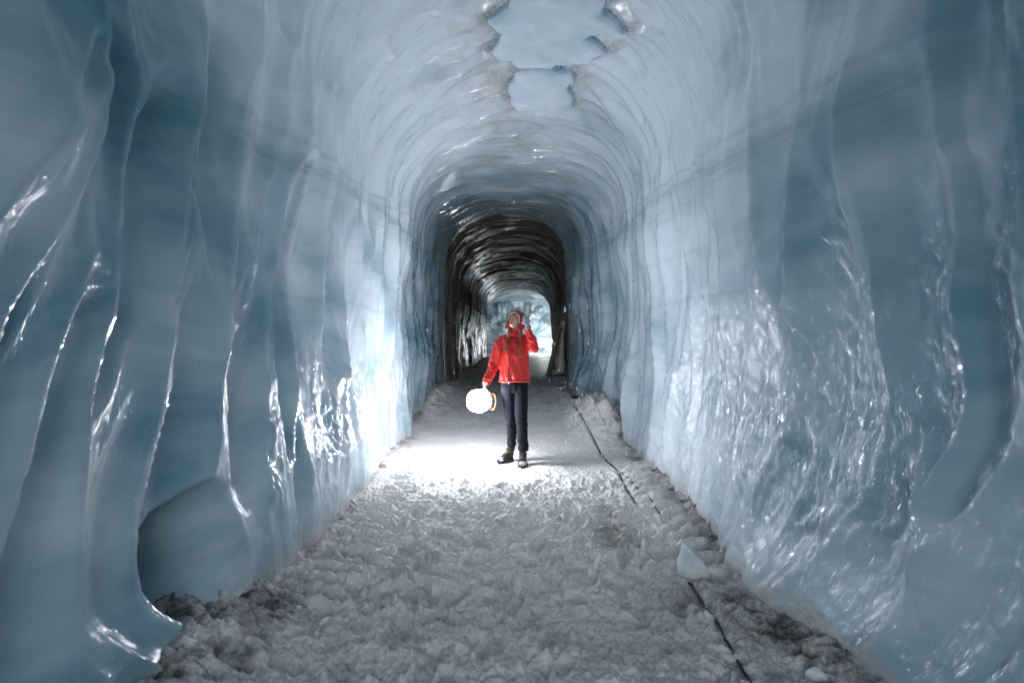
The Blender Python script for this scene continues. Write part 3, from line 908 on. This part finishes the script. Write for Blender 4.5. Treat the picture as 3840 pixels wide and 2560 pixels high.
# gloves with five fingers each
def glove(palm_c, axis, across, back, curl, thumb_side, name='glove', scale=1.0):
    """axis: wrist->knuckles, across: toward the index finger, back: out of the back of the hand"""
    A = Vector(axis).normalized(); S = Vector(across).normalized(); B = A.cross(S).normalized()
    if B.dot(Vector(back)) < 0: B = -B
    S = (S-A*S.dot(A)).normalized()
    c = Vector(palm_c)
    bm = bmesh.new()
    def pt(a, s_, b): return c+A*a*scale+S*s_*scale+B*b*scale
    rotm = Matrix((S, B, A)).transposed()
    add_ell(bm, pt(0, 0, 0), (.040*scale, .020*scale, .046*scale), rotm)
    add_ell(bm, pt(.012, .004, 0), (.040*scale, .018*scale, .036*scale), rotm)
    add_chain(bm, [(*pt(-.035, 0, 0), .026, .024), (*pt(-.075, 0, 0), .031, .030)])
    for k, (so, L) in enumerate(((.029, .070), (.010, .078), (-.010, .072), (-.028, .058))):
        p = pt(.034, so, 0); ang = 0
        pts = [(*p, .0125*scale, .0125*scale)]
        for seg_, fr in enumerate((.42, .33, .25)):
            ang += curl*(1.0 if seg_ else .8)*(1+.06*k)
            d = A*math.cos(ang)-B*math.sin(ang)
            p = p+d*L*fr*scale
            pts.append((*p, (.0122-.001*seg_)*scale, (.0122-.001*seg_)*scale))
        add_chain(bm, pts, .5)
    t0 = pt(-.018, .030*thumb_side, -.006)
    d1 = (A*.55+S*thumb_side*.75-B*.35).normalized(); d2 = (A*.85+S*thumb_side*.05-B*.65).normalized()
    t1 = t0+d1*.032*scale; t2 = t1+d2*.030*scale
    add_chain(bm, [(*t0, .015*scale, .015*scale), (*t1, .0135*scale, .0135*scale), (*t2, .0115*scale, .0115*scale)], .5)
    g = remesh(name, bm, M_GLOVE, person, .0032, 2, lambda co: .0007*np.sin(co[:, 2]*900)*np.sin(co[:, 0]*700))
    return g
# right hand hangs and closes round the lantern handle
glove((-.293, 5.595, .845), (-.10, -.05, -1), (.0, -1, .05), (-1, 0, .1), R(68), 1, scale=.92)
# left hand raised beside the hood, loosely curled
glove((.160, 5.575, 1.575), (-.14, -.12, 1), (-1, -.2, -.05), (.35, -1, .1), R(46), 1, scale=.98)

# boots
def boot(fx, fy, z0, yaw, ax, ay):
    Rz = Euler((0, 0, yaw)).to_matrix()
    def q(x, y, z): v = Rz @ Vector((x, y, 0)); return (fx+v.x, fy+v.y, z0+z)
    bm = bmesh.new()
    add_chain(bm, [(ax, ay, z0+.16, .040, .044), (*q(0, .055, .12), .045, .052), (*q(0, .05, .07), .042, .058, .045), (*q(0, -.03, .062), .044, .05, .036), (*q(0, -.10, .052), .046, .046, .030), (*q(0, -.135, .045), .040, .032, .024)], .3)
    b = remesh('boot', bm, M_BOOT, person, .005, 2, lambda co: .002*np.sin(co[:, 2]*160+co[:, 0]*80))
    bm = bmesh.new()
    prof = []
    for t in np.linspace(0, 2*math.pi, 36, endpoint=False):
        x = .047*math.sin(t)*(1.0+.08*math.cos(t)); y = -.03-.135*math.cos(t)
        x *= (.86 if abs(y+.0) < .03 else 1)
        prof.append((x, y))
    lo = [bm.verts.new(q(x, y, .004+.004*(i % 3 == 0))) for i, (x, y) in enumerate(prof)]
    hi = [bm.verts.new(q(x*1.03, y*1.01, .034)) for x, y in prof]
    bm.faces.new(lo[::-1]); bm.faces.new(hi)
    for i in range(36): bm.faces.new((lo[i], lo[(i+1) % 36], hi[(i+1) % 36], hi[i]))
    bmesh.ops.recalc_face_normals(bm, faces=bm.faces)
    bm_obj('sole', bm, M_SOLE, b)
    bm = bmesh.new(); add_ell(bm, q(0, -.125, .052), (.044, .044, .030), Rz)
    bm_obj('toe_cap', bm, M_TOE, b)
    bm = bmesh.new()
    for i in range(5):
        y = -.055+.022*i; z = .098+.018*i
        add_tube(bm, [q(-.028, y, z-.008), q(0, y-.012, z+.008), q(.028, y, z-.008)], .0032, 6)
        add_tube(bm, [q(-.028, y+.01, z-.002), q(0, y-.008, z+.004), q(.028, y-.012, z-.012)], .0028, 6)
    bm_obj('lace', bm, M_LACE, b)
    bm = bmesh.new()                       # rubber traction strap with spikes over the toe and heel
    add_tube(bm, [q(-.05, -.10, .012), q(-.046, -.125, .06), q(0, -.135, .086), q(.046, -.125, .06), q(.05, -.10, .012)], .0045, 6)
    add_tube(bm, [q(.053*math.sin(t), -.03-.142*math.cos(t), .026+.012*math.cos(3*t)) for t in np.linspace(0, 2*math.pi, 33)], .005, 6, False)
    bm_obj('traction_strap', bm, M_SOLE, b)
boot(FXR-.005, FYR, zr, R(-38), FXR+.045, FYR+.03)
boot(FXL, FYL+.02, zl, R(-3), FXL, FYL+.055)

# ------------------------------------------------------------------ lantern
LC = Vector((-.368, 5.60, .710))
lantern = empty('lantern', (LC.x, LC.y, LC.z-.125), 'glowing round white lantern with an orange ring, held in the hand of the person', 'lantern')
M_GLOW = NT('lantern_diffuser')
M_GLOW.b.inputs['Base Color'].default_value = (.9, .9, .9, 1)
M_GLOW.b.inputs['Emission Color'].default_value = (.91, .925, 1.0, 1)
M_GLOW.b.inputs['Emission Strength'].default_value = LANTERN_POWER
tilt = Euler((0, 0, R(24))).to_matrix() @ Euler((0, R(97), 0)).to_matrix()          # axis of the lamp points to the right, slightly down
def lp(x, y, z): return LC+tilt @ Vector((x, y, z))
bm = bmesh.new()
rad = .122
nr = 18; rows = []
for j in range(nr+1):
    a = R(150)*j/nr                               # from far pole to where the base sits
    r_ = rad*math.sin(a)**.66 if a > 0 else 0
    zz = -rad*1.0*math.cos(a)
    rows.append([bm.verts.new(lp(max(r_, .001)*math.cos(t), max(r_, .001)*math.sin(t), zz)) for t in np.linspace(0, 2*math.pi, 40, endpoint=False)])
for A_, B_ in zip(rows[:-1], rows[1:]):
    for i in range(40): bm.faces.new((A_[i], A_[(i+1) % 40], B_[(i+1) % 40], B_[i]))
bm.faces.new(rows[0]); bm.faces.new(rows[-1][::-1])
bmesh.ops.recalc_face_normals(bm, faces=bm.faces)
bm_obj('globe', bm, M_GLOW.m, lantern)
M_GREYP = simple('dark_grey_plastic', (.02, .02, .024), .35)
bm = bmesh.new()
prof = [(.050, .104), (.060, .112), (.084, .122), (.086, .150), (.086, .168), (.080, .180), (.060, .186), (.001, .188)]
rows = [[bm.verts.new(lp(r_*math.cos(t), r_*math.sin(t), zz)) for t in np.linspace(0, 2*math.pi, 40, endpoint=False)] for r_, zz in prof]
for A_, B_ in zip(rows[:-1], rows[1:]):
    for i in range(40): bm.faces.new((A_[i], A_[(i+1) % 40], B_[(i+1) % 40], B_[i]))
bm.faces.new(rows[0][::-1])
bmesh.ops.recalc_face_normals(bm, faces=bm.faces)
bm_obj('lamp_base', bm, M_GREYP, lantern)
M_ORANGE = simple('orange_rubber', (.85, .20, .05), .5)
bm = bmesh.new()
add_tube(bm, [lp(.0865*math.cos(t), .0865*math.sin(t), .170) for t in np.linspace(0, 2*math.pi, 49)], .0062, 8, False)
bm_obj('ring', bm, M_ORANGE, lantern)
bm = bmesh.new()
hpts = [lp(-.080, .0, .140), lp(-.112, .01, .105), lp(-.128, 0, .07), lp(-.130, -.0, .02), lp(-.120, 0, .0)]
add_tube(bm, hpts, .0055, 8)
bm_obj('handle', bm, M_ORANGE, lantern)

# ------------------------------------------------------------------ leaning timber beside the right wall
M_WOOD = NT('weathered_timber'); v = M_WOOD.coord(False, (14, 14, 1.5))
M_WOOD.link(M_WOOD.ramp(M_WOOD.noise(v, 3, 5, .6), [(.3, (.13, .105, .08)), (.7, (.36, .30, .23))]), M_WOOD.b.inputs['Base Color'])
M_WOOD.set(Roughness=.75); M_WOOD.link(M_WOOD.bump(M_WOOD.noise(v, 6, 4), .6, .01), M_WOOD.b.inputs['Normal'])
bx, by = .88, 12.7
bz = gz(bx, by)
beam = empty('leaning_beam', (bx, by, bz), 'dark weathered timber beam leaning against the right wall of the dark tunnel', 'beam')
p0 = Vector((bx, by, bz-.02)); p1 = Vector((1.20, by+.08, 1.36+.42))
ax = (p1-p0); L = ax.length; q = ax.to_track_quat('Z', 'Y').to_matrix()
bm = bmesh.new(); add_box(bm, (p0+p1)/2, (.11, .06, L), q, .006); bm_obj('board', bm, M_WOOD.m, beam, False)
bm = bmesh.new(); add_box(bm, (p0+p1)/2+q @ Vector((.045, -.055, 0)), (.03, .05, L*.97), q, .004)
bm_obj('side_rail', bm, M_SOLE, beam, False)
for t in (.06, .93):
    bm = bmesh.new(); add_box(bm, p0.lerp(p1, t)+q @ Vector((0, -.05, 0)), (.125, .045, .035), q, .004); bm_obj('bracket', bm, M_SOLE, beam, False)

# added block for a lamp-lit wall face; the light is in its pale colour
M_LITFACE = simple('lit_face_ice', (.85, .83, .78), .5, .25, 6, .6, 30)
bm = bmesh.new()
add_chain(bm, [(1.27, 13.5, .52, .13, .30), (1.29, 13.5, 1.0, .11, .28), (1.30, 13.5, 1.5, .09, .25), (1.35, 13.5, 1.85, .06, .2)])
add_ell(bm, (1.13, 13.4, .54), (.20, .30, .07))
o = remesh('lit_wall_face', bm, M_LITFACE, None, .03, 3, lambda co: .03*gn(co[:, 1]/.3, co[:, 2]/.3, 401)+.012*gn(co[:, 1]/.08, co[:, 2]/.15, 402))
tag(o, 'pale block added as the lamp-lit wall face behind the leaning beam', 'ice pillar')

# ------------------------------------------------------------------ floodlight in the far chamber
FX, FY, FZ = 1.86, 30.6, 1.30
fl = empty('floodlight', (FX, FY, .62), 'bright white floodlight on a tripod in the far chamber', 'floodlight')
M_FL = NT('floodlight_glass'); M_FL.b.inputs['Emission Color'].default_value = (.95, .97, 1, 1); M_FL.b.inputs['Emission Strength'].default_value = FAR_LAMP/4
bm = bmesh.new(); add_box(bm, (FX, FY, FZ), (.56, .10, .50), None, .01); bm_obj('housing', bm, M_SOLE, fl, False)
for k in (-1, 1):
    bm = bmesh.new(); add_box(bm, (FX, FY+k*.056, FZ), (.52, .012, .46), None, .002); bm_obj('lens', bm, M_FL.m, fl, False)
for sx in (-.2, 0, .2):
    bm = bmesh.new(); add_tube(bm, [(FX, FY, FZ-.24), (FX+sx, FY+(.15 if sx == 0 else -.1), .60)], .014, 8); bm_obj('leg', bm, M_SOLE, fl)

# ------------------------------------------------------------------ cable half buried in the snow
M_CABLE = simple('black_cable_rubber', (.012, .012, .013), .45, .3)
def cable(name, pts, rad_, label, mat):
    bm = bmesh.new(); add_tube(bm, pts, rad_, 8)
    return tag(bm_obj(name, bm, mat), label, 'cable')
def soften(p, k=9):
    z = np.array([q[2] for q in p]); zz = np.convolve(np.pad(z, k//2, mode='edge'), np.ones(k)/k, 'valid')
    return [(q[0], q[1], float(v)) for q, v in zip(p, zz)]
def densify(px, n=10):
    w_ = [px_floor(*p) for p in px]; out = []
    for a, b in zip(w_[:-1], w_[1:]):
        for k in range(n): out.append((a[0]+(b[0]-a[0])*k/n, a[1]+(b[1]-a[1])*k/n))
    out.append(w_[-1]); return out
pts = []
for i, (x, y) in enumerate(densify(sorted(cab_px, key=lambda p: -p[1]))):
    vis = 1.0
    if 3.0 < y < 4.1: vis = 0
    wob = .0025*math.sin(i*1.3)+.005*math.sin(i*.21)
    pts.append((x+wob, y, gz(x, y)+(.011 if vis else -.03)+.004*math.sin(i*.31)+.003*math.sin(i*1.1)))
pts = soften(pts)
cable('cable', pts, .0068, 'long thin black cable half buried in the snow, passing the fin-shaped ice chunk', M_CABLE)
M_BRC = simple('mud_coated_cable', (.10, .075, .055), .8)
pts = []
for i, (x, y) in enumerate(densify([(1422, 1083), (1445, 1103), (1475, 1135), (1500, 1165), (1518, 1185)])):
    pts.append((x+.004*math.sin(i*.3), y, gz(x, y)+.003+.003*math.sin(i*.5)))
pts = soften(pts)
cable('cable', pts, .006, 'short muddy brown cable forking off toward the right wall', M_BRC)
# dark fitting at the far end of the cable
bx, by = px_floor(1322, 958)
bz = gz(bx, by)
fit = empty('cable_reel', (bx, by, bz), 'small dark cable coil with a red tip at the foot of the dirty snow heap', 'cable coil')
bm = bmesh.new()
for k in range(3):
    add_tube(bm, [(bx+(.07-.01*k)*math.cos(t), by+.05*math.sin(t), bz+.02+.014*k) for t in np.linspace(0, 2*math.pi, 21)], .009, 7, False)
bm_obj('coil', bm, M_CABLE, fit)
bm = bmesh.new(); add_tube(bm, [(bx-.07, by-.02, bz+.03), (bx-.10, by-.03, bz+.075)], .010, 8)
bm_obj('plug', bm, simple('red_plastic', (.35, .05, .05), .4), fit)

# ------------------------------------------------------------------ loose ice chunks
M_CHUNK = NT('frosted_chunk'); v = M_CHUNK.coord()
M_CHUNK.link(M_CHUNK.ramp(M_CHUNK.noise(v, 9, 4), [(.3, (.66, .70, .74)), (.7, (.82, .85, .88))]), M_CHUNK.b.inputs['Base Color'])
M_CHUNK.set(Roughness=.4, IOR=1.31); M_CHUNK.b.inputs['Subsurface Weight'].default_value = .8
M_CHUNK.b.inputs['Subsurface Radius'].default_value = (.4, .8, 1); M_CHUNK.b.inputs['Subsurface Scale'].default_value = .05
M_CHUNK.link(M_CHUNK.bump(M_CHUNK.noise(v, 25, 4), .3, .01), M_CHUNK.b.inputs['Normal'])
def chunk(outline, cx, cy, zbase, thick, label, scale, grp=None):
    """outline: silhouette (x,z) metres, given real thickness and rounded"""
    bm = bmesh.new()
    n = len(outline)
    layers = [(-thick*.5, .55), (-thick*.36, .88), (0, 1.0), (thick*.36, .85), (thick*.5, .5)]
    ox = sum(p[0] for p in outline)/n; oz = sum(p[1] for p in outline)/n
    rows = []
    for yy, k in layers:
        rows.append([bm.verts.new((cx+ox+(x-ox)*k, cy+yy-.25*z, zbase+(oz+(z-oz)*k if z > oz*.6 else z))) for x, z in outline])
    for A_, B_ in zip(rows[:-1], rows[1:]):
        for i in range(n): bm.faces.new((A_[i], A_[(i+1) % n], B_[(i+1) % n], B_[i]))
    bm.faces.new(rows[0][::-1]); bm.faces.new(rows[-1])
    bmesh.ops.recalc_face_normals(bm, faces=bm.faces)
    o = remesh('ice_chunk', bm, M_CHUNK.m, None, .005, 5, lambda co: .004*gn(co[:, 0]/.05, co[:, 2]/.05, 411))
    return tag(o, label, 'ice chunk', grp)
cx, cy = px_floor(1592, 1325)
chunk([(-.085, -.01), (-.09, .06), (-.082, .15), (-.072, .185), (-.045, .175), (.0, .12), (.05, .07), (.088, .02), (.095, -.01), (0, -.02)], cx, cy, gz(cx, cy)-.005, .13, 'white fin-shaped ice chunk standing on the snow beside the cable', 1)
cx, cy = px_floor(1873, 1556)
chunk([(-.035, -.01), (-.038, .02), (-.015, .042), (.015, .045), (.038, .02), (.035, -.01)], cx, cy, gz(cx, cy)-.002, .06, 'small white ice lump on dark dirt at the bottom right', 1)

# ------------------------------------------------------------------ falling water drops
bm = bmesh.new(); add_ell(bm, (0, 0, 0), (.0042, .0042, .022), None, 8, 10)
for vv in bm.verts:
    if vv.co.z > 0: vv.co.x *= 1-.6*vv.co.z/.022; vv.co.y *= 1-.6*vv.co.z/.022
dme = bpy.data.meshes.new('water_drop'); bm.to_mesh(dme); bm.free()
dme.polygons.foreach_set('use_smooth', [True]*len(dme.polygons))
M_DROP = NT('water'); M_DROP.set(Roughness=.12, IOR=1.33); M_DROP.b.inputs['Base Color'].default_value = (.95, .97, 1, 1)
M_DROP.b.inputs['Specular IOR Level'].default_value = 1.0
dme.materials.append(M_DROP.m)
rd = random.Random(5)
for k in range(64):
    x = rd.gauss(1345, 38); y = rd.uniform(640, 1075) if k > 18 else rd.uniform(880, 1050)
    x = min(max(x, 1262), 1440)
    d = rd.uniform(3.6, 5.6)
    o = bpy.data.objects.new('water_drop', dme); C.objects.link(o)
    o.location = ((x-1176)/1176*d, d, CAMZ+(784-y)/1176*d)
    sc = rd.uniform(.5, 1.15); o.scale = (sc, sc, sc)
    tag(o, 'tiny bright falling water drop to the right of the person', 'water drop', 'meltwater drops falling from the vault')
